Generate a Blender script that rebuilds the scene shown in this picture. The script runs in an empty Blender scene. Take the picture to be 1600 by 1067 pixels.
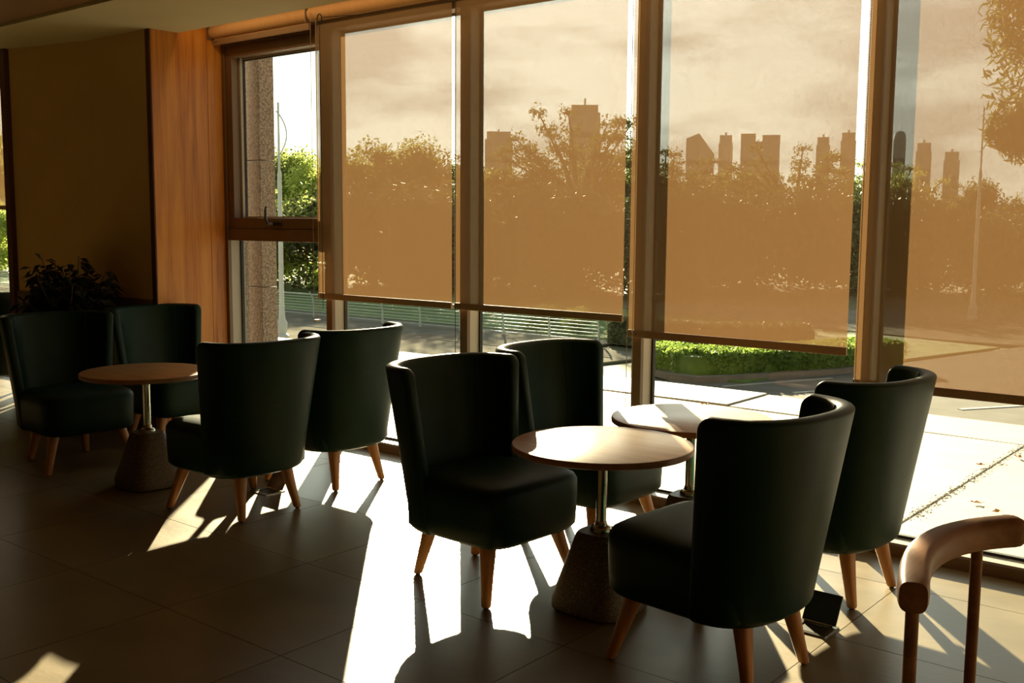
import bpy, bmesh, math, random
from mathutils import Vector, Matrix

random.seed(7)
S = bpy.context.scene
COL = S.collection
PI = math.pi

# ------------------------------------------------------------------ camera
YAW, PITCH, ROLL = 0.683889, 0.113225, 0.0071293
F_PX = 1635.49
fwd = Vector((-math.sin(YAW) * math.cos(PITCH), math.cos(YAW) * math.cos(PITCH), -math.sin(PITCH)))
rgt = Vector((math.cos(YAW), math.sin(YAW), 0))
upv = rgt.cross(fwd)
r2 = rgt * math.cos(ROLL) + upv * math.sin(ROLL)
u2 = -rgt * math.sin(ROLL) + upv * math.cos(ROLL)
cam = bpy.data.cameras.new('camera')
cam.sensor_width = 36.0
cam.lens = 36.0 * F_PX / 1600.0
cam.clip_start = 0.05
cam.clip_end = 3000
co = bpy.data.objects.new('camera', cam)
COL.objects.link(co)
m = Matrix((r2, u2, -fwd)).transposed().to_4x4()
m.translation = Vector((0, 0, 1.6))
co.matrix_world = m
S.camera = co

# ------------------------------------------------------------------ light
SUN_AZ, SUN_EL = math.radians(41.8), math.radians(14.6)
sun_dir = Vector((-math.sin(SUN_AZ) * math.cos(SUN_EL), math.cos(SUN_AZ) * math.cos(SUN_EL), math.sin(SUN_EL)))
sl = bpy.data.lights.new('sun', 'SUN')
sl.energy = 29.0
sl.color = (1.0, 0.84, 0.55)
sl.angle = math.radians(0.7)
so = bpy.data.objects.new('sun', sl)
so.rotation_euler = sun_dir.to_track_quat('Z', 'Y').to_euler()
COL.objects.link(so)

w = bpy.data.worlds.new('sky')
S.world = w
w.use_nodes = True
nt = w.node_tree
nt.nodes.clear()


def N(nt, t, **kw):
    n = nt.nodes.new(t)
    for k, v in kw.items():
        if k.startswith('i_'):
            n.inputs[k[2:].replace('_', ' ')].default_value = v
        elif k.startswith('n'):
            n.inputs[int(k[1:])].default_value = v
        else:
            setattr(n, k, v)
    return n


tc = N(nt, 'ShaderNodeTexCoord')
nrm = N(nt, 'ShaderNodeVectorMath', operation='NORMALIZE')
nt.links.new(tc.outputs['Generated'], nrm.inputs[0])
sep = N(nt, 'ShaderNodeSeparateXYZ')
nt.links.new(nrm.outputs[0], sep.inputs[0])
ramp = N(nt, 'ShaderNodeValToRGB')
ramp.color_ramp.elements[0].position = 0.0
ramp.color_ramp.elements[0].color = (0.97, 1.0, 0.78, 1)
ramp.color_ramp.elements[1].position = 0.75
ramp.color_ramp.elements[1].color = (0.34, 0.38, 0.40, 1)
e = ramp.color_ramp.elements.new(0.25)
e.color = (0.86, 0.93, 0.80, 1)
nt.links.new(sep.outputs['Z'], ramp.inputs[0])
dt = N(nt, 'ShaderNodeVectorMath', operation='DOT_PRODUCT')
nt.links.new(nrm.outputs[0], dt.inputs[0])
dt.inputs[1].default_value = sun_dir
cl = N(nt, 'ShaderNodeMath', operation='MAXIMUM', n1=0.0)
nt.links.new(dt.outputs['Value'], cl.inputs[0])
pw = N(nt, 'ShaderNodeMath', operation='POWER', n1=5.0)
nt.links.new(cl.outputs[0], pw.inputs[0])
mg = N(nt, 'ShaderNodeMath', operation='MULTIPLY_ADD', n1=2.3, n2=0.7)
nt.links.new(pw.outputs[0], mg.inputs[0])
# soft clouds
mp = N(nt, 'ShaderNodeMapping')
mp.inputs['Scale'].default_value = (3.5, 3.5, 11.0)
nt.links.new(nrm.outputs[0], mp.inputs[0])
nz = N(nt, 'ShaderNodeTexNoise', i_Scale=1.6, i_Detail=6.0, i_Roughness=0.55)
nt.links.new(mp.outputs[0], nz.inputs['Vector'])
cr = N(nt, 'ShaderNodeMapRange', n1=0.44, n2=0.62, n3=1.08, n4=0.62)
nt.links.new(nz.outputs['Fac'], cr.inputs[0])
mm = N(nt, 'ShaderNodeMath', operation='MULTIPLY')
nt.links.new(mg.outputs[0], mm.inputs[0])
nt.links.new(cr.outputs[0], mm.inputs[1])
bg = N(nt, 'ShaderNodeBackground')
nt.links.new(ramp.outputs[0], bg.inputs['Color'])
nt.links.new(mm.outputs[0], bg.inputs['Strength'])
wo = N(nt, 'ShaderNodeOutputWorld')
nt.links.new(bg.outputs[0], wo.inputs[0])

S.view_settings.view_transform = 'Standard'
S.view_settings.look = 'None'
S.view_settings.exposure = 0.35
S.view_settings.gamma = 1.0
S.view_settings.use_curve_mapping = False
S.cycles.use_denoising = True
S.cycles.max_bounces = 8
S.cycles.transparent_max_bounces = 24
S.cycles.caustics_reflective = False
S.cycles.caustics_refractive = False
S.cycles.sample_clamp_indirect = 6.0


# ------------------------------------------------------------------ materials
def newmat(name):
    m = bpy.data.materials.new(name)
    m.use_nodes = True
    nt = m.node_tree
    return m, nt, nt.nodes['Principled BSDF'], nt.nodes['Material Output']


def mix_ramp(nt, fac, stops):
    r = nt.nodes.new('ShaderNodeValToRGB')
    els = r.color_ramp.elements
    els[0].position, els[0].color = stops[0][0], (*stops[0][1], 1)
    els[1].position, els[1].color = stops[-1][0], (*stops[-1][1], 1)
    for p, c in stops[1:-1]:
        e = els.new(p)
        e.color = (*c, 1)
    nt.links.new(fac, r.inputs[0])
    return r


def noisemat(name, c1, c2, scale=8, rough=0.5, bump=0.0, detail=4, stretch=(1, 1, 1), metallic=0.0, rough2=None,
             coord='Object', bscale=None, lo=0.3, hi=0.7, spec=0.5, rnd=0.0):
    m, nt, b, o = newmat(name)
    tc = nt.nodes.new('ShaderNodeTexCoord')
    mp = nt.nodes.new('ShaderNodeMapping')
    mp.inputs['Scale'].default_value = stretch
    nt.links.new(tc.outputs[coord], mp.inputs[0])
    vec = mp.outputs[0]
    if rnd:
        oi = nt.nodes.new('ShaderNodeObjectInfo')
        va = nt.nodes.new('ShaderNodeVectorMath')
        va.operation = 'ADD'
        sc = nt.nodes.new('ShaderNodeMath')
        sc.operation = 'MULTIPLY'
        sc.inputs[1].default_value = 40
        nt.links.new(oi.outputs['Random'], sc.inputs[0])
        nt.links.new(vec, va.inputs[0])
        nt.links.new(sc.outputs[0], va.inputs[1])
        vec = va.outputs[0]
    nz = N(nt, 'ShaderNodeTexNoise', i_Scale=scale, i_Detail=detail)
    nt.links.new(vec, nz.inputs['Vector'])
    r = mix_ramp(nt, nz.outputs['Fac'], [(lo, c1), (hi, c2)])
    col = r.outputs[0]
    if rnd:
        hs = nt.nodes.new('ShaderNodeHueSaturation')
        mr = N(nt, 'ShaderNodeMapRange', n3=1 - rnd, n4=1 + rnd)
        nt.links.new(oi.outputs['Random'], mr.inputs[0])
        nt.links.new(mr.outputs[0], hs.inputs['Value'])
        nt.links.new(col, hs.inputs['Color'])
        col = hs.outputs[0]
    nt.links.new(col, b.inputs['Base Color'])
    b.inputs['Roughness'].default_value = rough
    b.inputs['Metallic'].default_value = metallic
    b.inputs['Specular IOR Level'].default_value = spec
    if rough2 is not None:
        mr = N(nt, 'ShaderNodeMapRange', n3=rough, n4=rough2)
        nt.links.new(nz.outputs['Fac'], mr.inputs[0])
        nt.links.new(mr.outputs[0], b.inputs['Roughness'])
    if bump:
        nb = N(nt, 'ShaderNodeTexNoise', i_Scale=bscale or scale * 6, i_Detail=3)
        nt.links.new(vec, nb.inputs['Vector'])
        bp = N(nt, 'ShaderNodeBump', i_Strength=bump, i_Distance=0.01)
        nt.links.new(nb.outputs['Fac'], bp.inputs['Height'])
        nt.links.new(bp.outputs[0], b.inputs['Normal'])
    return m


def woodmat(name, dark, mid, light, axis='z', rough=0.4, scale=1.0, spec=0.5):
    m, nt, b, o = newmat(name)
    tc = nt.nodes.new('ShaderNodeTexCoord')
    mp = nt.nodes.new('ShaderNodeMapping')
    st = {'z': (9, 9, 0.5), 'x': (0.6, 9, 9), 'y': (9, 0.6, 9)}[axis]
    mp.inputs['Scale'].default_value = [s * scale for s in st]
    nt.links.new(tc.outputs['Object'], mp.inputs[0])
    n1 = N(nt, 'ShaderNodeTexNoise', i_Scale=1.5, i_Detail=5, i_Roughness=0.6, i_Distortion=0.6)
    nt.links.new(mp.outputs[0], n1.inputs['Vector'])
    n2 = N(nt, 'ShaderNodeTexNoise', i_Scale=9, i_Detail=3)
    nt.links.new(mp.outputs[0], n2.inputs['Vector'])
    ad = N(nt, 'ShaderNodeMath', operation='MULTIPLY_ADD', n1=0.25)
    nt.links.new(n2.outputs['Fac'], ad.inputs[0])
    nt.links.new(n1.outputs['Fac'], ad.inputs[2])
    r = mix_ramp(nt, ad.outputs[0], [(0.42, dark), (0.6, mid), (0.82, light)])
    nt.links.new(r.outputs[0], b.inputs['Base Color'])
    b.inputs['Roughness'].default_value = rough
    b.inputs['Specular IOR Level'].default_value = spec
    bp = N(nt, 'ShaderNodeBump', i_Strength=0.08, i_Distance=0.005)
    nt.links.new(n2.outputs['Fac'], bp.inputs['Height'])
    nt.links.new(bp.outputs[0], b.inputs['Normal'])
    return m


def glassmat(name, rough=0.0, tint=(0.96, 0.97, 0.95)):
    m, nt, b, o = newmat(name)
    nt.nodes.remove(b)
    tr = N(nt, 'ShaderNodeBsdfTransparent')
    tr.inputs[0].default_value = (*tint, 1)
    gl = N(nt, 'ShaderNodeBsdfGlossy', i_Roughness=rough)
    fr = N(nt, 'ShaderNodeFresnel', i_IOR=1.35)
    mx = N(nt, 'ShaderNodeMixShader')
    ge = N(nt, 'ShaderNodeNewGeometry')
    inv = N(nt, 'ShaderNodeMath', operation='SUBTRACT', n0=1.0)
    nt.links.new(ge.outputs['Backfacing'], inv.inputs[1])
    ml = N(nt, 'ShaderNodeMath', operation='MULTIPLY')
    nt.links.new(fr.outputs[0], ml.inputs[0])
    nt.links.new(inv.outputs[0], ml.inputs[1])
    nt.links.new(ml.outputs[0], mx.inputs[0])
    nt.links.new(tr.outputs[0], mx.inputs[1])
    nt.links.new(gl.outputs[0], mx.inputs[2])
    nt.links.new(mx.outputs[0], o.inputs[0])
    return m


def blindmat(name, openness=0.18, trans=(0.044, 0.0245, 0.0110), refl=(0.28, 0.20, 0.12)):
    """woven screen fabric: open mesh + light coming through the yarns"""
    m, nt, b, o = newmat(name)
    nt.nodes.remove(b)
    tc = nt.nodes.new('ShaderNodeTexCoord')
    mp = nt.nodes.new('ShaderNodeMapping')
    mp.inputs['Scale'].default_value = (60, 60, 330)
    nt.links.new(tc.outputs['Object'], mp.inputs[0])
    nz = N(nt, 'ShaderNodeTexNoise', i_Scale=1.0, i_Detail=2)
    nt.links.new(mp.outputs[0], nz.inputs['Vector'])
    mp2 = nt.nodes.new('ShaderNodeMapping')
    mp2.inputs['Scale'].default_value = (330, 60, 40)
    nt.links.new(tc.outputs['Object'], mp2.inputs[0])
    nz2 = N(nt, 'ShaderNodeTexNoise', i_Scale=1.0, i_Detail=2)
    nt.links.new(mp2.outputs[0], nz2.inputs['Vector'])
    av = N(nt, 'ShaderNodeMath', operation='ADD')
    nt.links.new(nz.outputs['Fac'], av.inputs[0])
    nt.links.new(nz2.outputs['Fac'], av.inputs[1])
    mr = N(nt, 'ShaderNodeMapRange', n1=0.6, n2=1.4, n3=0.86, n4=1.14)
    nt.links.new(av.outputs[0], mr.inputs[0])
    tl = N(nt, 'ShaderNodeBsdfTranslucent')
    vm = N(nt, 'ShaderNodeVectorMath', operation='SCALE')
    vm.inputs[0].default_value = trans
    nt.links.new(mr.outputs[0], vm.inputs['Scale'])
    nt.links.new(vm.outputs[0], tl.inputs[0])
    df = N(nt, 'ShaderNodeBsdfDiffuse')
    df.inputs[0].default_value = (*refl, 1)
    ad = N(nt, 'ShaderNodeAddShader')
    nt.links.new(tl.outputs[0], ad.inputs[0])
    nt.links.new(df.outputs[0], ad.inputs[1])
    tr = N(nt, 'ShaderNodeBsdfTransparent')
    op = N(nt, 'ShaderNodeMath', operation='MULTIPLY', n1=openness)
    nt.links.new(mr.outputs[0], op.inputs[0])
    mx = N(nt, 'ShaderNodeMixShader')
    nt.links.new(op.outputs[0], mx.inputs[0])
    nt.links.new(ad.outputs[0], mx.inputs[1])
    nt.links.new(tr.outputs[0], mx.inputs[2])
    nt.links.new(mx.outputs[0], o.inputs[0])
    return m


def leafmat(name, c1, c2, scale=0.6, trans=0.6):
    m, nt, b, o = newmat(name)
    tc = nt.nodes.new('ShaderNodeTexCoord')
    nz = N(nt, 'ShaderNodeTexNoise', i_Scale=scale, i_Detail=3)
    nt.links.new(tc.outputs['Object'], nz.inputs['Vector'])
    r = mix_ramp(nt, nz.outputs['Fac'], [(0.35, c1), (0.65, c2)])
    nt.links.new(r.outputs[0], b.inputs['Base Color'])
    b.inputs['Roughness'].default_value = 0.6
    tl = N(nt, 'ShaderNodeBsdfTranslucent')
    nt.links.new(r.outputs[0], tl.inputs[0])
    mx = N(nt, 'ShaderNodeMixShader', n0=trans)
    nt.links.new(b.outputs[0], mx.inputs[1])
    nt.links.new(tl.outputs[0], mx.inputs[2])
    nt.links.new(mx.outputs[0], o.inputs[0])
    return m


M = {}
M['tile'] = noisemat('floor tile', (0.145, 0.112, 0.056), (0.225, 0.176, 0.092), scale=2.2, rough=0.30, rough2=0.42,
                     bump=0.05, detail=6, stretch=(1.0, 1.6, 1), bscale=30, rnd=0.07, spec=0.6)
M['grout'] = noisemat('grout', (0.035, 0.027, 0.018), (0.05, 0.04, 0.028), rough=0.9)
M['leather'] = noisemat('green leather', (0.0025, 0.017, 0.010), (0.0045, 0.026, 0.016), scale=5, rough=0.42, bump=0.12, bscale=260, spec=0.15)
M['seam'] = noisemat('seam thread', (0.002, 0.004, 0.003), (0.003, 0.006, 0.004), rough=0.7)
M['leg'] = woodmat('beech leg', (0.30, 0.12, 0.035), (0.42, 0.18, 0.055), (0.52, 0.25, 0.09), 'z', 0.38)
M['glide'] = noisemat('glide', (0.02, 0.015, 0.01), (0.03, 0.02, 0.015), rough=0.5)
M['top'] = woodmat('oak table top', (0.32, 0.17, 0.065), (0.44, 0.25, 0.10), (0.55, 0.34, 0.15), 'x', 0.33, 0.7)
M['edge'] = woodmat('table edge band', (0.20, 0.085, 0.03), (0.28, 0.12, 0.045), (0.34, 0.16, 0.06), 'x', 0.4)
M['chrome'] = noisemat('brushed steel', (0.5, 0.47, 0.40), (0.62, 0.58, 0.5), scale=4, rough=0.22, metallic=1.0, stretch=(1, 1, 30))
M['terrazzo'] = noisemat('terrazzo base', (0.04, 0.027, 0.016), (0.20, 0.14, 0.08), scale=170, rough=0.5, bump=0.1, detail=2, lo=0.42, hi=0.68)
M['panel'] = woodmat('wood wall panel', (0.24, 0.066, 0.007), (0.46, 0.16, 0.018), (0.60, 0.25, 0.035), 'z', 0.42, 0.8)
M['paneldark'] = woodmat('dark wood trim', (0.045, 0.012, 0.005), (0.075, 0.02, 0.008), (0.10, 0.03, 0.01), 'z', 0.5)
M['beige'] = noisemat('beige wall', (0.56, 0.38, 0.13), (0.60, 0.41, 0.15), scale=3, rough=0.75, bump=0.05, bscale=120)
M['dado'] = noisemat('dado', (0.10, 0.062, 0.03), (0.13, 0.08, 0.04), scale=3, rough=0.6)
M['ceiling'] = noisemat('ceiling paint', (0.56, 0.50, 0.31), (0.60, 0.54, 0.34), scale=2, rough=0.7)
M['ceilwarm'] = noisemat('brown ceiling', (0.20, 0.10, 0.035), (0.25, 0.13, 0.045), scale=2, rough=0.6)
M['innerwall'] = noisemat('inner wall', (0.32, 0.23, 0.13), (0.36, 0.26, 0.15), scale=2, rough=0.8)
M['frame'] = noisemat('brown aluminium', (0.15, 0.085, 0.045), (0.17, 0.10, 0.052), scale=6, rough=0.42, stretch=(1, 1, 0.2))
M['framelight'] = noisemat('pale aluminium', (0.40, 0.36, 0.30), (0.45, 0.41, 0.34), scale=6, rough=0.35, stretch=(1, 1, 0.2))
M['gasket'] = noisemat('rubber', (0.01, 0.01, 0.01), (0.015, 0.015, 0.015), rough=0.6)
M['glass'] = glassmat('window glass')
M['blind'] = blindmat('screen fabric')
M['blindroll'] = noisemat('rolled screen fabric', (0.56, 0.33, 0.15), (0.62, 0.37, 0.17), scale=5, rough=0.8, stretch=(20, 1, 1), bump=0.05)
M['bar'] = noisemat('hem bar', (0.25, 0.155, 0.08), (0.29, 0.18, 0.095), scale=5, rough=0.55)
M['black'] = noisemat('black metal', (0.012, 0.010, 0.009), (0.02, 0.017, 0.014), scale=5, rough=0.4)
M['chain'] = noisemat('chain', (0.30, 0.22, 0.13), (0.36, 0.27, 0.16), scale=9, rough=0.4)
M['slab'] = noisemat('terrace slab', (0.29, 0.285, 0.255), (0.35, 0.345, 0.305), scale=3, rough=0.7, bump=0.05, bscale=60, rnd=0.04)
M['slabgap'] = noisemat('slab joint', (0.06, 0.05, 0.035), (0.12, 0.10, 0.07), scale=5, rough=0.9)
M['granite'] = noisemat('red granite', (0.13, 0.085, 0.06), (0.36, 0.28, 0.215), scale=55, rough=0.35, detail=8, lo=0.38, hi=0.62)
M['asphalt'] = noisemat('asphalt', (0.13, 0.125, 0.105), (0.17, 0.16, 0.14), scale=1.5, rough=0.9, spec=0.05)
M['path'] = noisemat('pale paving', (0.17, 0.163, 0.135), (0.25, 0.24, 0.20), scale=0.8, rough=0.9, spec=0.0)
M['kerb'] = noisemat('kerb stone', (0.16, 0.13, 0.10), (0.21, 0.17, 0.135), scale=3, rough=0.8)
M['white'] = noisemat('road paint', (0.25, 0.25, 0.22), (0.35, 0.34, 0.3), scale=3, rough=0.7)
M['lawn'] = noisemat('lawn', (0.07, 0.13, 0.02), (0.13, 0.21, 0.035), scale=1.2, rough=0.9, bump=0.3, bscale=8)
M['land'] = noisemat('far land', (0.10, 0.11, 0.05), (0.15, 0.15, 0.07), scale=0.05, rough=0.9)
M['rail'] = noisemat('pale green railing', (0.42, 0.48, 0.42), (0.5, 0.56, 0.5), scale=3, rough=0.5)
M['lamp'] = noisemat('lamp post', (0.50, 0.54, 0.52), (0.58, 0.62, 0.6), scale=3, rough=0.5)
M['bark'] = noisemat('bark', (0.12, 0.085, 0.05), (0.20, 0.15, 0.09), scale=3, rough=0.9, stretch=(1, 1, 0.2))
M['leaf_a'] = leafmat('leaf mid', (0.16, 0.20, 0.06), (0.30, 0.36, 0.10))
M['leaf_b'] = leafmat('leaf bright', (0.34, 0.42, 0.10), (0.55, 0.62, 0.18))  # raised brightness: haze over the distant crowns is put into the leaf colour
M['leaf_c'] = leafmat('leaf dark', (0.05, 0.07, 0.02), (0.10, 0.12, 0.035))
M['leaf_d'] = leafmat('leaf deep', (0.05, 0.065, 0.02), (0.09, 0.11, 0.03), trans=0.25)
M['hedge'] = leafmat('hedge leaf', (0.12, 0.19, 0.035), (0.26, 0.36, 0.07), scale=1.5, trans=0.45)
M['hedgegrey'] = leafmat('grey hedge leaf', (0.08, 0.09, 0.045), (0.14, 0.15, 0.07), scale=1.5, trans=0.35)
M['plantleaf'] = leafmat('house plant leaf', (0.004, 0.010, 0.004), (0.008, 0.020, 0.008), scale=6, trans=0.15)
M['tower'] = noisemat('tower', (0.60, 0.57, 0.54), (0.70, 0.67, 0.63), scale=0.3, rough=0.8, stretch=(0.2, 0.2, 2))  # aerial haze over the skyline is put into this pale colour
M['towerglass'] = noisemat('tower glass', (0.22, 0.24, 0.27), (0.28, 0.30, 0.33), scale=0.2, rough=0.5)
M['dryleaf'] = noisemat('dry leaf', (0.35, 0.18, 0.06), (0.5, 0.3, 0.12), scale=20, rough=0.8)
M['rail_wood'] = woodmat('bent wood rail', (0.15, 0.058, 0.018), (0.23, 0.098, 0.032), (0.32, 0.15, 0.055), 'y', 0.48, 1.0, 0.3)
M['pot'] = noisemat('dark pot', (0.02, 0.018, 0.015), (0.03, 0.027, 0.022), scale=5, rough=0.5)


# ------------------------------------------------------------------ helpers
def link(o, parent=None):
    COL.objects.link(o)
    if parent is not None:
        o.parent = parent
    return o


def obj(name, bm, mat, parent=None, smooth=None, loc=None, recalc=True):
    if recalc:
        bmesh.ops.recalc_face_normals(bm, faces=bm.faces)
    me = bpy.data.meshes.new(name)
    bm.to_mesh(me)
    bm.free()
    for mt in (mat if isinstance(mat, (list, tuple)) else [mat]):
        me.materials.append(M[mt])
    if smooth is not None:
        me.shade_smooth()
        me.set_sharp_from_angle(angle=math.radians(smooth))
    o = bpy.data.objects.new(name, me)
    if loc is not None:
        o.location = loc
    return link(o, parent)


def empty(name, loc=(0, 0, 0), rz=0):
    o = bpy.data.objects.new(name, None)
    o.empty_display_size = 0.1
    o.location = loc
    o.rotation_euler = (0, 0, rz)
    return link(o)


def tag(o, label=None, cat=None, group=None, kind=None):
    if label:
        o['label'] = label
    if cat:
        o['category'] = cat
    if group:
        o['group'] = group
    if kind:
        o['kind'] = kind
    return o


def bx(bm, x0, x1, y0, y1, z0, z1, bev=0.0, mi=0):
    r = bmesh.ops.create_cube(bm, size=1.0)
    vs = r['verts']
    for v in vs:
        v.co.x = x0 if v.co.x < 0 else x1
        v.co.y = y0 if v.co.y < 0 else y1
        v.co.z = z0 if v.co.z < 0 else z1
    if bev:
        es = list({e for v in vs for e in v.link_edges})
        bmesh.ops.bevel(bm, geom=es, offset=bev, segments=2, affect='EDGES', profile=0.6)
    return bm


def box(x0, x1, y0, y1, z0, z1, bev=0.0):
    return bx(bmesh.new(), x0, x1, y0, y1, z0, z1, bev)


def loft(bm, rings, cap0=True, cap1=True, closed=True):
    """rings: list of lists of Vector, same length"""
    vr = [[bm.verts.new(p) for p in r] for r in rings]
    n = len(vr[0])
    for a, b in zip(vr, vr[1:]):
        for i in range(n if closed else n - 1):
            j = (i + 1) % n
            bm.faces.new((a[i], a[j], b[j], b[i]))
    if cap0:
        bm.faces.new(list(reversed(vr[0])))
    if cap1:
        bm.faces.new(vr[-1])
    return vr


def lathe(prof, seg=32, bm=None, c=(0, 0, 0)):
    bm = bm or bmesh.new()
    loft(bm, [[Vector((c[0] + r * math.cos(2 * PI * i / seg), c[1] + r * math.sin(2 * PI * i / seg), c[2] + z)) for i in range(seg)]
              for r, z in prof])
    return bm


def tube(bm, pts, r, seg=8, rs=None):
    pts = [Vector(p) for p in pts]
    rings = []
    ref = None
    for i, p in enumerate(pts):
        t = (pts[min(i + 1, len(pts) - 1)] - pts[max(i - 1, 0)]).normalized()
        if ref is None:
            ref = Vector((0, 0, 1)) if abs(t.z) < 0.9 else Vector((1, 0, 0))
        a = t.cross(ref).normalized()
        b = a.cross(t).normalized()
        ref = b
        rr = rs[i] if rs else r
        rings.append([p + (a * math.cos(2 * PI * k / seg) + b * math.sin(2 * PI * k / seg)) * rr for k in range(seg)])
    loft(bm, rings)
    return bm


def copy_tree(o, parent=None):
    c = o.copy()
    COL.objects.link(c)
    c.parent = parent
    for ch in list(o.children):
        copy_tree(ch, c)
    return c


# image pixel -> world point (used only to work out where real things stand)
C0 = Vector((0, 0, 1.6))


def ray(x, y):
    return fwd * F_PX + r2 * (x - 800) - u2 * (y - 533.5)


def on_z(x, y, z):
    d = ray(x, y)
    return C0 + d * ((z - 1.6) / d.z)


def on_y(x, y, yy):
    d = ray(x, y)
    return C0 + d * (yy / d.y)


# ================================================================== STRUCTURE
XL, XR, YB, YW = -12.2, 3.2, -4.2, 5.0
CZ = 2.985

# floor: bed + individual tiles
fl = obj('floor', box(XL - 0.1, XR + 0.1, YB - 0.1, YW + 0.2, -0.12, -0.004), 'grout')
tag(fl, kind='structure')
TS = 0.749
tbm = bx(bmesh.new(), 0.0018, TS - 0.0018, 0.0018, TS - 0.0018, -0.004, 0.0, 0)
first = None
tx0, ty0 = -5.256 - 9 * TS, 2.347 - 8 * TS
for i in range(20):
    for j in range(12):
        x, y = tx0 + i * TS, ty0 + j * TS
        if x + TS < XL or x > XR:
            continue
        if j == 11 and y + TS > YW + 0.2:
            continue
        if first is None:
            first = obj('tile', tbm, 'tile', fl, loc=(x, y, 0))
            first.location = (x, y, 0)
        else:
            c = first.copy()
            COL.objects.link(c)
            c.location = (x, y, random.uniform(-0.0002, 0.0002))
# last partial row next to the window frame
ylast = ty0 + 12 * TS
pb = bx(bmesh.new(), 0.0018, TS - 0.0018, 0.0018, 0.42, -0.004, 0.0)
yr = ty0 + 11 * TS
if yr + TS > YW + 0.2:
    f2 = None
    for i in range(20):
        x = tx0 + i * TS
        if x + TS < XL or x > XR:
            continue
        if f2 is None:
            f2 = obj('tile', pb, 'tile', fl, loc=(x, yr, 0))
        else:
            c = f2.copy()
            COL.objects.link(c)
            c.location = (x, yr, 0)

# ceiling: soffit by the window, brown main ceiling, blind pocket
cb = bmesh.new()
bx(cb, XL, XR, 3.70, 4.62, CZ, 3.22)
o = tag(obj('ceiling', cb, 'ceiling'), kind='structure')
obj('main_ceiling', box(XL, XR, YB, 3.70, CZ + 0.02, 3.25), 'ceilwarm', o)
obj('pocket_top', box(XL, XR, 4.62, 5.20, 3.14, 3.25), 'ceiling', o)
tag(obj('wall_left', box(XL - 0.15, XL, YB, YW + 0.15, -0.1, 3.25), 'innerwall'), kind='structure')
tag(obj('wall_right', box(XR, XR + 0.15, YB, YW + 0.15, -0.1, 3.25), 'innerwall'), kind='structure')
tag(obj('wall_rear', box(XL - 0.15, XR + 0.15, YB - 0.15, YB, -0.1, 3.25), 'innerwall'), kind='structure')
# building above the windows
tag(obj('wall_upper', box(XL - 0.3, XR + 0.3, 5.0, 5.30, 3.10, 5.5), 'innerwall'), kind='structure')
tag(obj('roof', box(XL - 0.3, XR + 0.3, YB - 0.3, 5.3, 3.30, 3.5), 'innerwall'), kind='structure')

# warm light strip recessed in the blind pocket, behind the soffit edge
ll = bpy.data.lights.new('pocket_strip', 'AREA')
ll.shape = 'RECTANGLE'
ll.size, ll.size_y = 10.0, 0.03
ll.energy = 9.0
ll.color = (1.0, 0.62, 0.28)
lo_ = bpy.data.objects.new('pocket_strip', ll)
lo_.location = (-1.9, 4.66, 3.125)
lo_.rotation_euler = (math.radians(25), 0, 0)
COL.objects.link(lo_)

# column between the windows
cbm = bmesh.new()
pl = [(-7.06, 4.39), (-7.85, 4.385), (-8.78, 4.20), (-8.78, 5.15), (-7.06, 5.15)]
loft(cbm, [[Vector((x, y, z)) for x, y in pl] for z in (0, 3.2)])
colm = tag(obj('wall_column', cbm, 'beige'), kind='structure')
db = bmesh.new()
d0 = [(-7.058, 4.390), (-7.85, 4.385), (-8.78, 4.20)]
loft(db, [[Vector((-7.058, 4.376, z)), Vector((-7.852, 4.371, z)), Vector((-8.79, 4.184, z)), Vector((-8.79, 4.21, z)),
           Vector((-7.85, 4.395, z)), Vector((-7.058, 4.40, z))] for z in (0, 1.0)])
obj('dado', db, 'dado', colm)
obj('added_cladding', box(-8.82, -7.02, 5.151, 5.23, -0.03, 5.4), 'granite', colm)  # added facing, keeps the beige column from bouncing orange light onto the pillar
wp = empty('wood_wall_panel', (-7.03, 4.7, 0))
tag(wp, kind='structure')
wp.name = 'trim_1'
obj('wide_board', box(-0.026, 0.03, -0.31, 0.166, 0, 3.14, 0.002), 'panel', wp)
obj('narrow_board', box(-0.026, 0.028, 0.170, 0.30, 0, 3.14, 0.002), 'panel', wp)
obj('edge_strip', box(-0.030, 0.026, -0.318, -0.309, 0, 3.14), 'paneldark', wp)
tr = tag(obj('trim_2', box(-8.87, -8.785, 4.16, 5.0, 0, CZ, 0.003), 'paneldark'), kind='structure')

# ------------------------------------------------------------------ windows
FW = 0.062
YF = 5.0       # inner face of the mullions
YG = 5.125     # glass


def mullion(x0, wname, nm='mullion'):
    b = bmesh.new()
    bx(b, x0, x0 + FW, YF, YF + 0.03, 0, 3.14, 0.002)
    o = obj(nm, b, 'frame', wname)
    obj('mullion_side', box(x0 + 0.004, x0 + FW - 0.002, YF + 0.03, YF + 0.155, 0, 3.14), 'framelight', wname)
    return o


MX = [-7.03, -5.81, -4.51, -3.20, -1.90, -0.60, 0.70, 2.00, 3.14]
LMX = [-12.18, -11.30, -9.95, -8.85]


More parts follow.
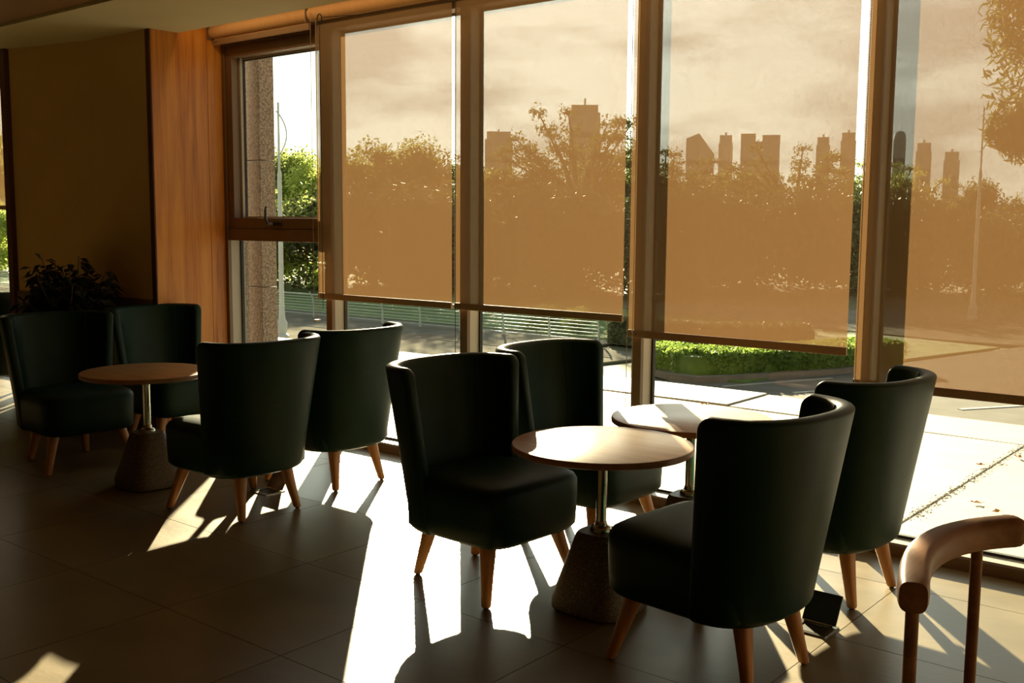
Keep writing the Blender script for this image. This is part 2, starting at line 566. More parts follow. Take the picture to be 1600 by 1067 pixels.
def make_window(n, xa, xb, extra_left=True):
    w = empty('window_%d' % n, (0, 0, 0))
    tag(w, kind='structure')
    mullion(xa, w)
    x0, x1 = xa + FW, xb
    # bottom rail, with a pale sill running out to the glass
    obj('bottom_rail', box(x0, x1, YF, YF + 0.10, 0, 0.060, 0.002), 'frame', w)
    obj('sill', box(x0, x1, YF + 0.012, YF + 0.20, 0.0605, 0.066), 'framelight', w)
    obj('head_rail', box(x0, x1, YF, YF + 0.14, 2.93, 3.14, 0.002), 'frame', w)
    g = bmesh.new()
    t = 0.012
    bx(g, x0, x0 + t, YG - 0.012, YG + 0.014, 0.066, 2.93)
    bx(g, x1 - t, x1, YG - 0.012, YG + 0.014, 0.066, 2.93)
    bx(g, x0 + t, x1 - t, YG - 0.012, YG + 0.014, 0.066, 0.080)
    bx(g, x0 + t, x1 - t, YG - 0.012, YG + 0.014, 2.918, 2.93)
    obj('gasket', g, 'gasket', w)
    return w, x0, x1


def pane(w, x0, x1, z0, z1, yg=YG):
    return obj('pane', box(x0, x1, yg - 0.004, yg + 0.004, z0, z1), 'glass', w)


for n in range(len(MX) - 1):
    w, x0, x1 = make_window(n + 1, MX[n], MX[n + 1])
    if n == 0:
        # transom and opening sash
        obj('transom', box(x0, x1, YF + 0.004, YF + 0.15, 1.445, 1.535, 0.003), 'frame', w)
        pane(w, x0 + 0.012, x1 - 0.012, 0.08, 1.445)
        sb = bmesh.new()
        fw = 0.075
        ys0, ys1 = YF + 0.012, YF + 0.11
        bx(sb, x0, x0 + fw, ys0, ys1, 1.535, 2.93, 0.004)
        bx(sb, x1 - fw * 0.75, x1, ys0, ys1, 1.535, 2.93, 0.004)
        bx(sb, x0 + fw, x1 - fw * 0.75, ys0, ys1, 1.535, 1.535 + 0.085, 0.004)
        bx(sb, x0 + fw, x1 - fw * 0.75, ys0, ys1, 2.93 - 0.085, 2.93, 0.004)
        sash = obj('sash', sb, 'frame', w)
        rb = bmesh.new()
        xa_, xb_, za_, zb_ = x0 + fw, x1 - fw * 0.75, 1.62, 2.845
        bx(rb, xa_, xa_ + 0.02, ys1 - 0.03, ys1 + 0.012, za_, zb_)
        bx(rb, xb_ - 0.012, xb_, ys1 - 0.01, ys1 + 0.012, za_, zb_)
        bx(rb, xa_ + 0.02, xb_ - 0.012, ys1 - 0.01, ys1 + 0.012, za_, za_ + 0.012)
        bx(rb, xa_ + 0.02, xb_ - 0.012, ys1 - 0.01, ys1 + 0.012, zb_ - 0.012, zb_)
        obj('glazing_bead', rb, 'framelight', sash)
        gb = bmesh.new()
        bx(gb, xa_ + 0.02, xa_ + 0.028, ys1 - 0.005, ys1 + 0.012, za_, zb_)
        bx(gb, xa_ + 0.028, xb_ - 0.012, ys1 - 0.002, ys1 + 0.012, zb_ - 0.020, zb_ - 0.012)
        obj('sash_gasket', gb, 'gasket', sash)
        obj('sash_pane', box(xa_ + 0.02, xb_ - 0.012, ys1 + 0.002, ys1 + 0.008, za_ + 0.01, zb_ - 0.01), 'glass', sash)
        # black handle in the middle of the sash
        hb = bmesh.new()
        hp = on_y(430, 346, YF)
        hx, hz = hp.x, 1.575
        bx(hb, hx - 0.045, hx + 0.065, YF - 0.012, YF + 0.013, hz - 0.014, hz + 0.014, 0.004)
        tube(hb, [(hx - 0.02, YF - 0.008, hz), (hx - 0.03, YF - 0.045, hz), (hx - 0.05, YF - 0.05, hz + 0.04),
                  (hx - 0.057, YF - 0.045, hz + 0.11), (hx - 0.052, YF - 0.040, hz + 0.135)], 0.009, 8,
             [0.012, 0.012, 0.011, 0.009, 0.006])
        obj('sash_handle', hb, 'black', sash, 40)
    else:
        pane(w, x0 + 0.012, x1 - 0.012, 0.08, 2.92)
for n in range(len(LMX) - 1):
    w, x0, x1 = make_window(9 + n, LMX[n], LMX[n + 1])
    pane(w, x0 + 0.012, x1 - 0.012, 0.08, 2.92)

# ------------------------------------------------------------------ outside
# terrace slabs
terr = tag(obj('terrace', box(-16, 12, 5.16, 9.12, -0.30, -0.035), 'slabgap'), kind='structure')
sx0 = -1.85
for k in range(-5, 5):
    xa, xb = sx0 + k * 2.45 + 0.009, sx0 + (k + 1) * 2.45 - 0.009
    o = obj('slab', box(0, xb - xa, 0, 3.05, -0.03, 0.0, 0.004), 'slab', terr, loc=(xa, 5.22, -0.004 + random.uniform(-0.003, 0.003)))
    o.rotation_euler = (0.0, random.uniform(-0.001, 0.001), 0)
    o = obj('slab', box(0, xb - xa, 0, 0.80, -0.03, 0.0, 0.004), 'slab', terr, loc=(xa, 8.31, 0.0))
    o.rotation_euler = (0.0, random.choice((-1, 1)) * random.uniform(0.002, 0.006), 0)
obj('terrace_edge', box(-16, 12, 9.125, 9.20, -2.0, -0.02), 'slabgap', terr)

GZ = -1.9
land = bmesh.new()
bx(land, -900, 500, 9.3, 900, GZ - 0.3, GZ - 0.06)
tag(obj('ground', land, 'land'), kind='structure')


def poly(name, pts, z, mat, th=0.05):
    b = bmesh.new()
    loft(b, [[Vector((x, y, zz)) for x, y in pts] for zz in (z - th, z)])
    return tag(obj(name, b, mat), kind='structure')


poly('road', [(-15.5, 9.3), (30, 9.3), (30, 60), (20, 60), (-6.0, 40.0), (-9.4, 25.3), (-10.0, 22.5), (-11.2, 20.4), (-15.2, 19.6)], GZ + 0.0, 'asphalt')
poly('path', [(-95, 9.3), (-15.5, 9.3), (-15.2, 19.6), (-14.4, 23.6), (-17.0, 24.4), (-17.0, 26.2), (-95, 27.0)], GZ + 0.01, 'path')
poly('sunlit_far_road', [(-10.2, 33), (-2, 33), (26, 70), (26, 80), (-2, 46), (-24, 40), (-24, 36.5)], GZ + 0.03, 'path')  # far road; the sunlight on it is put into the pale colour
poly('lawn', [(-14.2, 23.8), (-11.8, 20.8), (-10.5, 21.0), (-9.7, 25.3), (-8.0, 32.0), (-24, 36), (-40, 60), (-90, 60), (-95, 27.0), (-17, 26.2)], GZ + 0.04, 'lawn', 0.06)
# kerb around the planted corner
kp = [on_z(x, y, GZ) for x, y in ((1000, 578), (1050, 592), (1090, 597), (1150, 595), (1210, 591), (1272, 587), (1340, 580))]
kb = bmesh.new()
rings = []
for i, p in enumerate(kp):
    t = (kp[min(i + 1, len(kp) - 1)] - kp[max(0, i - 1)]).normalized()
    nn = Vector((-t.y, t.x, 0))
    rings.append([p + nn * a + Vector((0, 0, h)) for a, h in ((-0.12, -0.02), (-0.12, 0.13), (0.12, 0.13), (0.12, -0.02))])
loft(kb, rings)
tag(obj('kerb', kb, 'kerb'), kind='structure')
# white parking lines on the road
for a, b_ in (((1240, 614), (1330, 607)), ((1130, 604), (1300, 591)), ((1500, 640), (1600, 634))):
    p, q = on_z(*a, GZ), on_z(*b_, GZ)
    t = (q - p).normalized()
    nn = Vector((-t.y, t.x, 0)) * 0.06
    lb = bmesh.new()
    loft(lb, [[v + Vector((0, 0, z)) for v in (p - nn, q - nn, q + nn, p + nn)] for z in (0.0, 0.012)])
    ln = tag(obj('road_marking', lb, 'white'), kind='structure')

# granite pillar outside the first window
gp = bmesh.new()
pa = on_y(372, 300, 5.62)
pb_ = on_y(407, 300, 5.46)
dR = ray(430.5, 300)
pdep = pb_.x * dR.y / dR.x
pc = on_y(440, 300, 6.02)
for zi in range(5):
    bx(gp, pb_.x - 0.60, pb_.x, 5.46, pdep, zi * 1.05, zi * 1.05 + 1.045, 0.004)
    if zi == 4:
        break
pill = obj('granite_pillar', gp, 'granite')
tag(pill, 'speckled red-grey granite pillar outside the narrow clear window', 'pillar')
pill.location = (0, 0, 0)

# railing along the far side of the path
ry = 25.1
rx0, rx1 = -66.0, -17.2
rl = empty('railing', (rx1, ry, GZ))
tag(rl, 'long pale green metal railing of horizontal bars beyond the paved path', 'railing')
npost = 28
for i in range(npost):
    x = -i * (rx1 - rx0) / (npost - 1)
    if i == 0:
        b = bmesh.new()
        tube(b, [(0, 0, 0), (0, 0, 0.45), (0, -0.06, 0.72), (0, -0.20, 0.93)], 0.03, 6, [0.045, 0.035, 0.03, 0.022])
        post0 = obj('post', b, 'rail', rl)
        post0.location = (x, 0, 0)
    else:
        c = post0.copy()
        COL.objects.link(c)
        c.location = (x, 0, 0)
for k in range(8):
    z = 0.10 + k * 0.105
    yy = 0 if z < 0.5 else -((z - 0.5) / 0.43) ** 1.5 * 0.17
    b = bmesh.new()
    tube(b, [(-(rx1 - rx0), 0, 0), (0, 0, 0)], 0.016 if k < 7 else 0.03, 6)
    r_ = obj('rail_bar', b, 'rail', rl)
    r_.location = (0, yy, z)


# street lamps
def street_lamp(base, h, label, arc=1):
    L = empty('street_lamp', base)
    tag(L, label, 'street lamp')
    b = bmesh.new()
    lathe([(0.20, 0), (0.20, 0.12), (0.13, 0.18), (0.16, 0.3), (0.16, 0.5), (0.10, 0.6), (0.085, 0.9), (0.085, 1.0)], 16, b)
    obj('base', b, 'lamp', L, 40)
    b = bmesh.new()
    lathe([(0.075, 1.0), (0.06, h * 0.7), (0.035, h * 0.72), (0.03, h)], 12, b)
    obj('pole', b, 'lamp', L, 40)
    b = bmesh.new()
    pts = []
    for i in range(13):
        a = i / 12
        pts.append((rgt * (arc * (-0.07 + 0.30 * math.sin(PI * a) ** 0.8)) + Vector((0, 0, h * 0.965 - a * 1.35))))
    tube(b, pts, 0.02, 8)
    obj('arc_bracket', b, 'lamp', L, 40)
    return L


lb_ = on_z(441, 530, GZ)
street_lamp(lb_, on_y(434, 160, lb_.y).z - GZ, 'tall pale lamp post with curved bracket seen through the narrow clear window')
l2 = on_z(1519, 500, GZ)
street_lamp(l2, on_y(1531, 168, l2.y).z - GZ, 'thin lamp post seen through the blind nearest the hanging branches')


# ------------------------------------------------------------------ trees
def leafcloud(bm, centers, n, size, flat=0.7, droop=0.0, aspect=1.0):
    for _ in range(n):
        c, r = random.choice(centers)
        d = Vector((random.gauss(0, 1), random.gauss(0, 1), random.gauss(0, 1) * flat))
        d = d.normalized() * r * (random.random() ** 0.45)
        p = c + d
        s = size * random.uniform(0.6, 1.3)
        a = Vector((random.gauss(0, 1), random.gauss(0, 1), random.gauss(0, 0.6) - droop)).normalized()
        b = a.cross(Vector((random.gauss(0, 1), random.gauss(0, 1), random.gauss(0, 1)))).normalized()
        a *= s * aspect
        b *= s / aspect
        vs = [bm.verts.new(p + q) for q in (-a, -b * 0.6, a, b * 0.6)]
        bm.faces.new(vs)


def crown(kind, seed):
    random.seed(seed)
    b = bmesh.new()
    cs = []
    br = []
    if kind == 'round':
        for _ in range(22):
            d = Vector((random.gauss(0, 1), random.gauss(0, 1), random.gauss(0, 0.8))).normalized() * random.uniform(0.3, 0.8)
            cs.append((Vector((d.x * 2.6, d.y * 2.6, 4.6 + d.z * 2.3)), random.uniform(0.7, 1.2)))
        leafcloud(b, cs, 9000, 0.10)
        br = cs[:8]
    elif kind == 'open':
        for k in range(20):
            a = random.uniform(0, 2 * PI)
            l = random.uniform(1.6, 4.2)
            zz = 4.2 + (4.4 - l) * 0.5 + random.uniform(0, 1.9)
            for q in (0.55, 0.8, 1.0):
                cs.append((Vector((math.cos(a) * l * q, math.sin(a) * l * q, 3.6 + (zz - 3.4) * q)), 0.5 + 0.25 * (1 - q)))
            br.append(cs[-1])
        leafcloud(b, cs, 9000, 0.075, 0.4)
    elif kind == 'bush':
        for _ in range(30):
            d = Vector((random.uniform(-3.2, 3.2), random.uniform(-1.5, 1.5), random.uniform(0.3, 2.7)))
            cs.append((d, random.uniform(0.6, 1.0)))
        leafcloud(b, cs, 10000, 0.085)
    return b, cs, br


protos = {}
used = set()


def tree_proto(kind, matn, seed):
    k = (kind, matn, seed)
    if k in protos:
        return protos[k]
    b, cs, br = crown(kind, seed)
    me = bpy.data.meshes.new('crown')
    b.to_mesh(me)
    b.free()
    me.materials.append(M[matn])
    tm = None
    if kind != 'bush':
        tb = bmesh.new()
        tube(tb, [(0, 0, -0.1), (0.05, 0, 1.2), (0.0, 0.08, 2.4), (0.05, 0, 3.6)], 0.2, 8, [0.24, 0.18, 0.15, 0.12])
        for c, r in br:
            mid = Vector((c.x * 0.4, c.y * 0.4, 3.2 + (c.z - 3.2) * 0.45))
            tube(tb, [(0.02, 0.02, 2.5), mid, c], 0.07, 6, [0.10, 0.07, 0.03])
        tm = bpy.data.meshes.new('trunk')
        tb.to_mesh(tm)
        tb.free()
        tm.materials.append(M['bark'])
        tm.shade_smooth()
    protos[k] = (me, tm)
    return protos[k]


def plant_tree(x, y, s, kind, matn, seed, label, group, sz=None, rz=0.0, z=GZ):
    me, tm = tree_proto(kind, matn, seed)
    nm = 'bush' if kind == 'bush' else 'tree'
    t = empty(nm, (x, y, z), rz)
    t.scale = (s, s, sz or s)
    tag(t, label, nm, group)
    link(bpy.data.objects.new('crown', me), t)
    if tm:
        link(bpy.data.objects.new('trunk', tm), t)
    return t


def at_px(px, dist):
    d = ray(px, 345)
    d.z = 0
    d.normalize()
    return d * dist


def px_tree(px, dist, ytop, kind, matn, seed, label, group, wide=1.0, rz=0.0):
    """a tree whose crown top reaches pixel row ytop when standing at that distance"""
    p = at_px(px, dist)
    k = ray(px, ytop)
    hz = math.hypot(k.x, k.y)
    top = 1.6 + k.z / hz * dist - GZ
    h0 = {'round': 7.2, 'open': 6.9, 'bush': 3.2}[kind]
    s = top / h0
    return plant_tree(p.x, p.y, s * wide, kind, matn, seed, label, group, sz=s, rz=rz)


# row beyond the railing, left to right
G1 = 'trees in the row beyond the railing'
rows = [
    (445, 71.2, 215, 'round', 'leaf_a', 11, 1.0), (490, 68.8, 225, 'round', 'leaf_b', 12, 0.8), (545, 71.2, 213, 'round', 'leaf_a', 13, 1.1),
    (625, 68, 200, 'round', 'leaf_a', 11, 1.0), (700, 69.6, 224, 'round', 'leaf_c', 12, 1.1), (760, 74.4, 238, 'round', 'leaf_a', 13, 1.1),
    (812, 66.4, 245, 'round', 'leaf_c', 11, 1.0), (905, 64.8, 186, 'open', 'leaf_c', 14, 0.86), (985, 69.6, 232, 'round', 'leaf_a', 12, 0.9),
    (1040, 66.4, 248, 'open', 'leaf_c', 15, 1.0), (1105, 71.2, 250, 'round', 'leaf_c', 13, 1.1), (1175, 72.8, 255, 'round', 'leaf_a', 11, 1.1),
    (1240, 68, 240, 'open', 'leaf_c', 14, 1.0), (1310, 71.2, 258, 'round', 'leaf_c', 12, 1.1), (1380, 69.6, 268, 'open', 'leaf_a', 15, 1.0),
    (1440, 73.6, 285, 'round', 'leaf_c', 13, 1.1), (1545, 69.6, 268, 'round', 'leaf_c', 11, 0.9), (1610, 66.4, 285, 'round', 'leaf_a', 12, 1.0),
    (870, 66, 250, 'round', 'leaf_c', 12, 0.9), (950, 66, 247, 'round', 'leaf_c', 13, 0.9), (-30, 88.8, 200, 'round', 'leaf_b', 12, 1.0), (30, 93.6, 190, 'round', 'leaf_b', 11, 1.1), (395, 77.6, 200, 'round', 'leaf_a', 13, 1.0),
    (1470, 60, 300, 'open', 'leaf_c', 14, 0.8), (1680, 69.6, 260, 'round', 'leaf_a', 13, 1.1), (1760, 66.4, 250, 'round', 'leaf_c', 11, 1.1),
]
tl = [
    'rounded tree with mid green crown beside the tall lamp post', 'yellow-green bushy tree right of the tall lamp post in the clear window',
    'broad tree at the edge of the first lowered blind', 'peaked tree crown rising highest behind the first lowered blind',
    'dark rounded tree behind the pull cord of the first lowered blind', 'low broad tree in front of the squat block building',
    'dark low tree between the squat block and the tallest tower', 'open-branched spreading tree in front of the tallest tower',
    'rounded tree at the edge of the second lowered blind', 'sparse thin-branched tree just beside the third blind mullion',
    'dark tree below the slant-topped tower', 'broad tree below the widest tower', 'open feathery tree between the widest tower and the thin pair',
    'dark broad tree below the thin pair of towers', 'open tree behind the mullion of the fourth lowered blind',
    'dark low tree below the two short towers', 'dark dome-shaped tree behind the thin lamp post', 'tree below the hanging branches at the picture edge',
    'dark round tree at the foot of the tallest tower', 'dark round tree just right of the open-branched tree',
    'bright green tree outside the far small window, left half', 'bright green tree outside the far small window, right half',
    'tree hidden mostly behind the granite pillar', 'slender open tree with dark trunk on the sunlit road edge',
    'mid green tree past the last visible blind', 'dark tree past the last visible blind']
for i, (px, di, yt, kd, mt, sd, wd) in enumerate(rows):
    px_tree(px, di, yt, kd, mt, sd, tl[i], G1, wd, rz=i * 1.3)

# undergrowth between the trunks
G2 = 'bushes under the trees'
bl = [(430, 62, 325), (490, 59, 310), (560, 57, 290), (640, 55, 300), (715, 53, 285), (790, 52, 295), (865, 51, 290), (940, 52, 315), (1010, 56, 295),
      (1080, 58, 295), (1150, 58, 300), (1225, 58, 295), (1300, 58, 300), (1370, 60, 295), (1440, 62, 330), (1515, 62, 330), (1590, 60, 330),
      (-25, 80, 310), (25, 78, 325), (850, 34.5, 478), (905, 33.5, 480)]
bn = ['below the yellow-green tree', 'behind the railing by the clear window', 'behind the railing at the pale mullion', 'behind the railing under the peaked tree',
      'behind the railing beside the pull cord', 'under the squat block', 'under the open-branched tree', 'at the end of the railing',
      'beyond the grey hedge', 'behind the clipped green hedge, far end', 'behind the clipped green hedge, middle', 'under the widest tower',
      'under the thin pair of towers', 'behind the fourth mullion', 'beyond the sunlit road beside the mullion', 'beyond the sunlit road under the dome tree',
      'beyond the road at the picture edge', 'outside the far window, left', 'outside the far window beside the dark trim', 'yellowing, just inside the railing end',
      'yellowing, past the last railing post']
for i, (px, di, yt) in enumerate(bl):
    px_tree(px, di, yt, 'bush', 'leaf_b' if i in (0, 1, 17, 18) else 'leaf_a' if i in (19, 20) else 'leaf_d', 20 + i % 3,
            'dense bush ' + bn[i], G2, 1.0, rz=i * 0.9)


# clipped hedges
def hedge(name, pts, wdt, h, matn, label, n, size):
    random.seed(len(label))
    b = bmesh.new()
    pts = [Vector(p) for p in pts]
    segs = list(zip(pts, pts[1:]))
    for _ in range(n):
        p, q = random.choice(segs)
        t = random.random()
        d = (q - p).normalized()
        nn = Vector((-d.y, d.x, 0))
        side = random.uniform(-1, 1)
        zz = h * random.random() ** 0.6
        if abs(side) < 0.75:
            zz = h * random.uniform(0.72, 1.05)
        c = p.lerp(q, t) + nn * side * wdt / 2 + Vector((0, 0, zz))
        a = Vector((random.gauss(0, 1), random.gauss(0, 1), random.gauss(0, 1))).normalized() * size
        e_ = a.cross(Vector((random.gauss(0, 1), random.gauss(0, 1), random.gauss(0, 1)))).normalized() * size * 0.6
        bm_v = [b.verts.new(c + v) for v in (-a, -e_, a, e_)]
        b.faces.new(bm_v)
    org = pts[0].copy()
    for v in b.verts:
        v.co -= org
    # woody core
    rings = []
    for i, p in enumerate(pts):
        t = (pts[min(i + 1, len(pts) - 1)] - pts[max(0, i - 1)]).normalized()
        nn = Vector((-t.y, t.x, 0))
        rings.append([p - org + nn * s * wdt * 0.4 + Vector((0, 0, z)) for s, z in ((-1, 0), (-1, h * 0.8), (1, h * 0.8), (1, 0))])
    loft(b, rings)
    o = obj('hedge', b, matn, recalc=False)
    o.location = org
    tag(o, label, 'hedge')
    return o


h1 = [on_z(x, y, GZ) + Vector((-0.3, 0.75, 0)) for x, y in ((1012, 583), (1080, 594), (1150, 592), (1210, 589), (1272, 585), (1345, 578), (1380, 574))]
hedge('hedge', h1, 1.5, 0.62, 'hedge', 'bright green clipped hedge behind the kerb, seen under the third lowered blind', 16000, 0.05)
h2 = [on_z(x, y, GZ) for x, y in ((930, 540), (1000, 549), (1100, 556), (1230, 553))]
hedge('hedge', [p + Vector((0, 1.2, 0)) for p in h2], 1.2, 0.75, 'hedgegrey', 'grey-green clipped hedge farther back between railing end and bright hedge', 8000, 0.06)

# nearby tree with hanging leaves, trunk out of frame to the right
random.seed(5)
nt_root = empty('tree', (2.2, 15.5, GZ))
tag(nt_root, 'near tree with long drooping leaves hanging into the upper picture edge', 'tree')
cb = bmesh.new()
cs = []
for px, py, r in ((1590, 30, 0.5), (1605, 65, 0.4), (1585, 200, 0.34), (1600, 180, 0.4), (1570, 205, 0.26), (1590, 225, 0.26), (1620, 120, 0.7),
                  (1660, 60, 0.9), (1700, 160, 0.9), (1640, 220, 0.5), (1600, 5, 0.5)):
    p = on_y(px, py, 15.0) - Vector((2.2, 15.5, GZ))
    cs.append((p, r))
leafcloud(cb, cs, 3600, 0.055, 0.8, droop=0.9, aspect=1.7)
me = bpy.data.meshes.new('crown')
cb.to_mesh(me)
cb.free()
me.materials.append(M['leaf_c'])
link(bpy.data.objects.new('crown', me), nt_root)
tb = bmesh.new()
tube(tb, [(0, 0, -0.1), (0.1, 0, 2), (0, 0.1, 4), (-0.2, 0, 6.2)], 0.2, 10, [0.26, 0.2, 0.17, 0.1])
for p, r in cs:
    tube(tb, [(0, 0, 3.6), Vector((p.x * 0.5, p.y * 0.5, p.z * 0.6 + 2.2)), p], 0.03, 6, [0.07, 0.04, 0.012])
obj('trunk', tb, 'bark', nt_root, 60)

# ------------------------------------------------------------------ skyline
towers = [  # px0, px1, top, slant, depth, label
    (757, 800, 207, 0, 'squat wide block on the skyline behind the second lowered blind'),
    (888, 935, 166, 0, 'tallest tower on the skyline, behind the open-branched tree'),
    (1070, 1112, 210, 8, 'slant-topped tower on the skyline, first in the third lowered blind'),
    (1120, 1141, 212, 0, 'narrow tower beside the slant-topped tower'),
    (1156, 1212, 211, 0, 'widest tower with notched roof in the third lowered blind'),
    (1272, 1291, 215, 0, 'shorter tower of the thin pair'),
    (1310, 1331, 208, 0, 'taller tower of the thin pair, beside the bright gap'),
    (1392, 1408, 205, 0, 'round-topped slim tower touching the fourth mullion'),
    (1428, 1448, 224, 0, 'slim tower second from the fourth mullion'),
    (1472, 1492, 238, 0, 'shortest slim tower, third from the fourth mullion'),
]
TD = 420.0
for px0, px1, yt, sl_, lab in towers:
    p = at_px((px0 + px1) / 2, TD)
    k = ray((px0 + px1) / 2, yt)
    top = 1.6 + k.z / math.hypot(k.x, k.y) * TD
    fwid = (px1 - px0) / F_PX * TD / math.cos(math.atan(((px0 + px1) / 2 - 800) / F_PX)) * 0.98
    T = empty('tower_block', (p.x, p.y, GZ), math.atan2(-p.x, p.y))
    tag(T, lab, 'tower', 'skyline towers')
    h = top - GZ
    hw, hd = fwid / 2, min(fwid, 16) / 2
    b = bmesh.new()
    if sl_:
        pl_ = [(-hw, 0), (hw, 0), (hw, h - 8), (-hw * 0.1, h), (-hw, h - 2)]
        loft(b, [[Vector((x, yy, z)) for x, z in pl_] for yy in (-hd, hd)])
    else:
        bx(b, -hw, hw, -hd, hd, 0, h - 3)
    obj('body', b, 'tower', T)
    b = bmesh.new()
    nfl = max(6, int(h / 6))
    for i in range(nfl):
        z = 6 + i * (h - 14) / nfl
        bx(b, -hw * 0.92, hw * 0.92, -hd - 0.25, -hd + 0.1, z, z + 1.8)
    tag(obj('window_bands', b, 'towerglass', T), kind='stuff')
    if not sl_:
        b = bmesh.new()
        if 'notched' in lab:
            bx(b, -hw, -hw * 0.25, -hd, hd, h - 3, h)
            bx(b, hw * 0.1, hw, -hd, hd, h - 3, h - 0.6)
        elif 'round' in lab:
            lathe([(hw, h - 3), (hw * 0.95, h - 1.5), (hw * 0.7, h - 0.4), (hw * 0.3, h)], 20, b)
        else:
            bx(b, -hw * 0.86, hw * 0.86, -hd * 0.86, hd * 0.86, h - 3, h)
            bx(b, -0.4, 0.4, -0.4, 0.4, h, h + (3 if 'tallest' in lab else 1.2))
        obj('roof_storey', b, 'tower', T)

# ================================================================== BLINDS
YBL = 4.955


def blind(xa, xb, zb, label, raised=False, chain_x=None, roll_r=0.05, zroll=3.03):
    B = empty('roller_blind', ((xa + xb) / 2, 4.93, zroll))
    tag(B, label, 'blind', 'roller blinds on the window wall')
    W = (xb - xa) / 2
    b = bmesh.new()
    seg = 28
    loft(b, [[Vector((x, roll_r * math.cos(2 * PI * i / seg), roll_r * math.sin(2 * PI * i / seg))) for i in range(seg)]
             for x in (-W, W)])
    obj('roller', b, 'blindroll', B, 50)
    if not raised:
        b = bmesh.new()
        n = 10
        vs0 = []
        th = 0.0006
        yy = YBL - 4.93
        nx = 12
        top_, bot_ = 0.0, zb + 0.02 - zroll
        va = [b.verts.new((-W + 2 * W * i / nx, yy, top_)) for i in range(nx + 1)]
        vb = [b.verts.new((-W + 2 * W * i / nx, yy, bot_)) for i in range(nx + 1)]
        for i in range(nx):
            b.faces.new((va[i], vb[i], vb[i + 1], va[i + 1]))
        obj('fabric', b, 'blind', B)
        hz = zb - zroll
    else:
        hz = -0.10
        yy = YBL - 4.93 - 0.03
        b = bmesh.new()
        bx(b, -W + 0.01, W - 0.01, yy - 0.0005, yy + 0.0005, hz + 0.02, 0.0)
        obj('fabric', b, 'blindroll', B)
    bar = obj('hem_bar', box(-W, W, yy - 0.008, yy + 0.008, hz, hz + 0.042, 0.004), 'bar', B)
    b = bmesh.new()
    for k in (0.03, 0.055):
        lathe([(0.004, 0), (0.004, 0.003)], 8, b)
        for v in b.verts[-16:]:
            x_, y_, z_ = v.co
            v.co = Vector((-W + k + x_, yy - 0.0085 - z_, hz + 0.021 + y_))
    obj('end_screws', b, 'black', bar)
    for sx in (-W - 0.012, W + 0.004):
        obj('bracket', box(sx, sx + 0.008, -0.055, 0.055, -0.06, 0.105, 0.002), 'frame', B)
    if chain_x is not None:
        b = bmesh.new()
        cx_, zend = chain_x
        for off in (0.0, 0.035):
            z = 0.0
            pts, rs = [], []
            while z > zend - zroll:
                pts += [(cx_ + off * 0.4 - (xa + xb) / 2, -0.058 + off, z), (cx_ + off * 0.4 - (xa + xb) / 2, -0.058 + off, z - 0.006)]
                rs += [0.0028, 0.0012]
                z -= 0.012
            tube(b, pts, 0.003, 5, rs)
        bx(b, cx_ - 0.003 - (xa + xb) / 2, cx_ + 0.020 - (xa + xb) / 2, -0.062, -0.018, zend - zroll - 0.01, zend - zroll + 0.002)
        obj('pull_chain', b, 'chain', B)
    return B


blind(-6.99, -5.86, 0, 'rolled-up blind above the narrow clear window', raised=True, chain_x=(-5.79, 0.9))
blind(-5.84, -4.54, 1.045, 'lowered tan blind beside the narrow clear window, with a hanging pull cord', chain_x=None)
blind(-4.515, -3.235, 1.045, 'lowered tan blind in front of the tallest skyline tower', chain_x=(-3.150, 0.25))
blind(-3.195, -1.935, 0.965, 'lowered tan blind in front of the widest skyline tower', chain_x=(-1.855, 0.30))
blind(-1.895, -0.62, 0.815, 'lowered tan blind hanging lowest, behind the rearmost chair on the right', chain_x=(-0.61, 0.3))
blind(-0.585, 0.68, 0.80, 'lowered tan blind outside the picture beside the lowest one', chain_x=None)
blind(0.715, 1.98, 0.80, 'lowered tan blind farthest right, outside the picture', chain_x=None)
blind(2.015, 3.12, 0.80, 'narrow lowered tan blind at the end wall, outside the picture', chain_x=None)
blind(-11.27, -9.92, 1.69, 'half-lowered blind in the far window beyond the beige wall', chain_x=None)
blind(-12.15, -11.31, 1.69, 'half-lowered blind in the farthest window', chain_x=None)

# loose cord and ring at the first mullion
cb = bmesh.new()
rp = on_y(499, 30, 4.85)
for i in range(1):
    pts = []
    for k in range(17):
        a = 2 * PI * k / 16
        pts.append(rp + Vector((math.cos(a) * 0.024, 0.0, math.sin(a) * 0.034)))
    tube(cb, pts, 0.004, 6)
lo = rp + Vector((0, 0, -0.034))
tube(cb, [lo, lo + Vector((0.0, 0.0, -1.0)), lo + Vector((0.0, 0, -1.95))], 0.0022, 5)
q2 = on_y(716, 0, 4.86)
tube(cb, [rp + Vector((0.02, 0, 0.01)), rp.lerp(q2, 0.3) + Vector((0, 0, -0.006)), rp.lerp(q2, 0.7) + Vector((0, 0, -0.004)), q2], 0.0022, 5)
q3 = on_y(712, 2, 4.87)
tube(cb, [q3, Vector((q3.x, q3.y, 1.5)), Vector((q3.x, q3.y, 0.55))], 0.0022, 5)
o = obj('blind_cord', cb, 'seam')
tag(o, 'thin dark cord with ring looped along the roller and hanging down', 'cord')


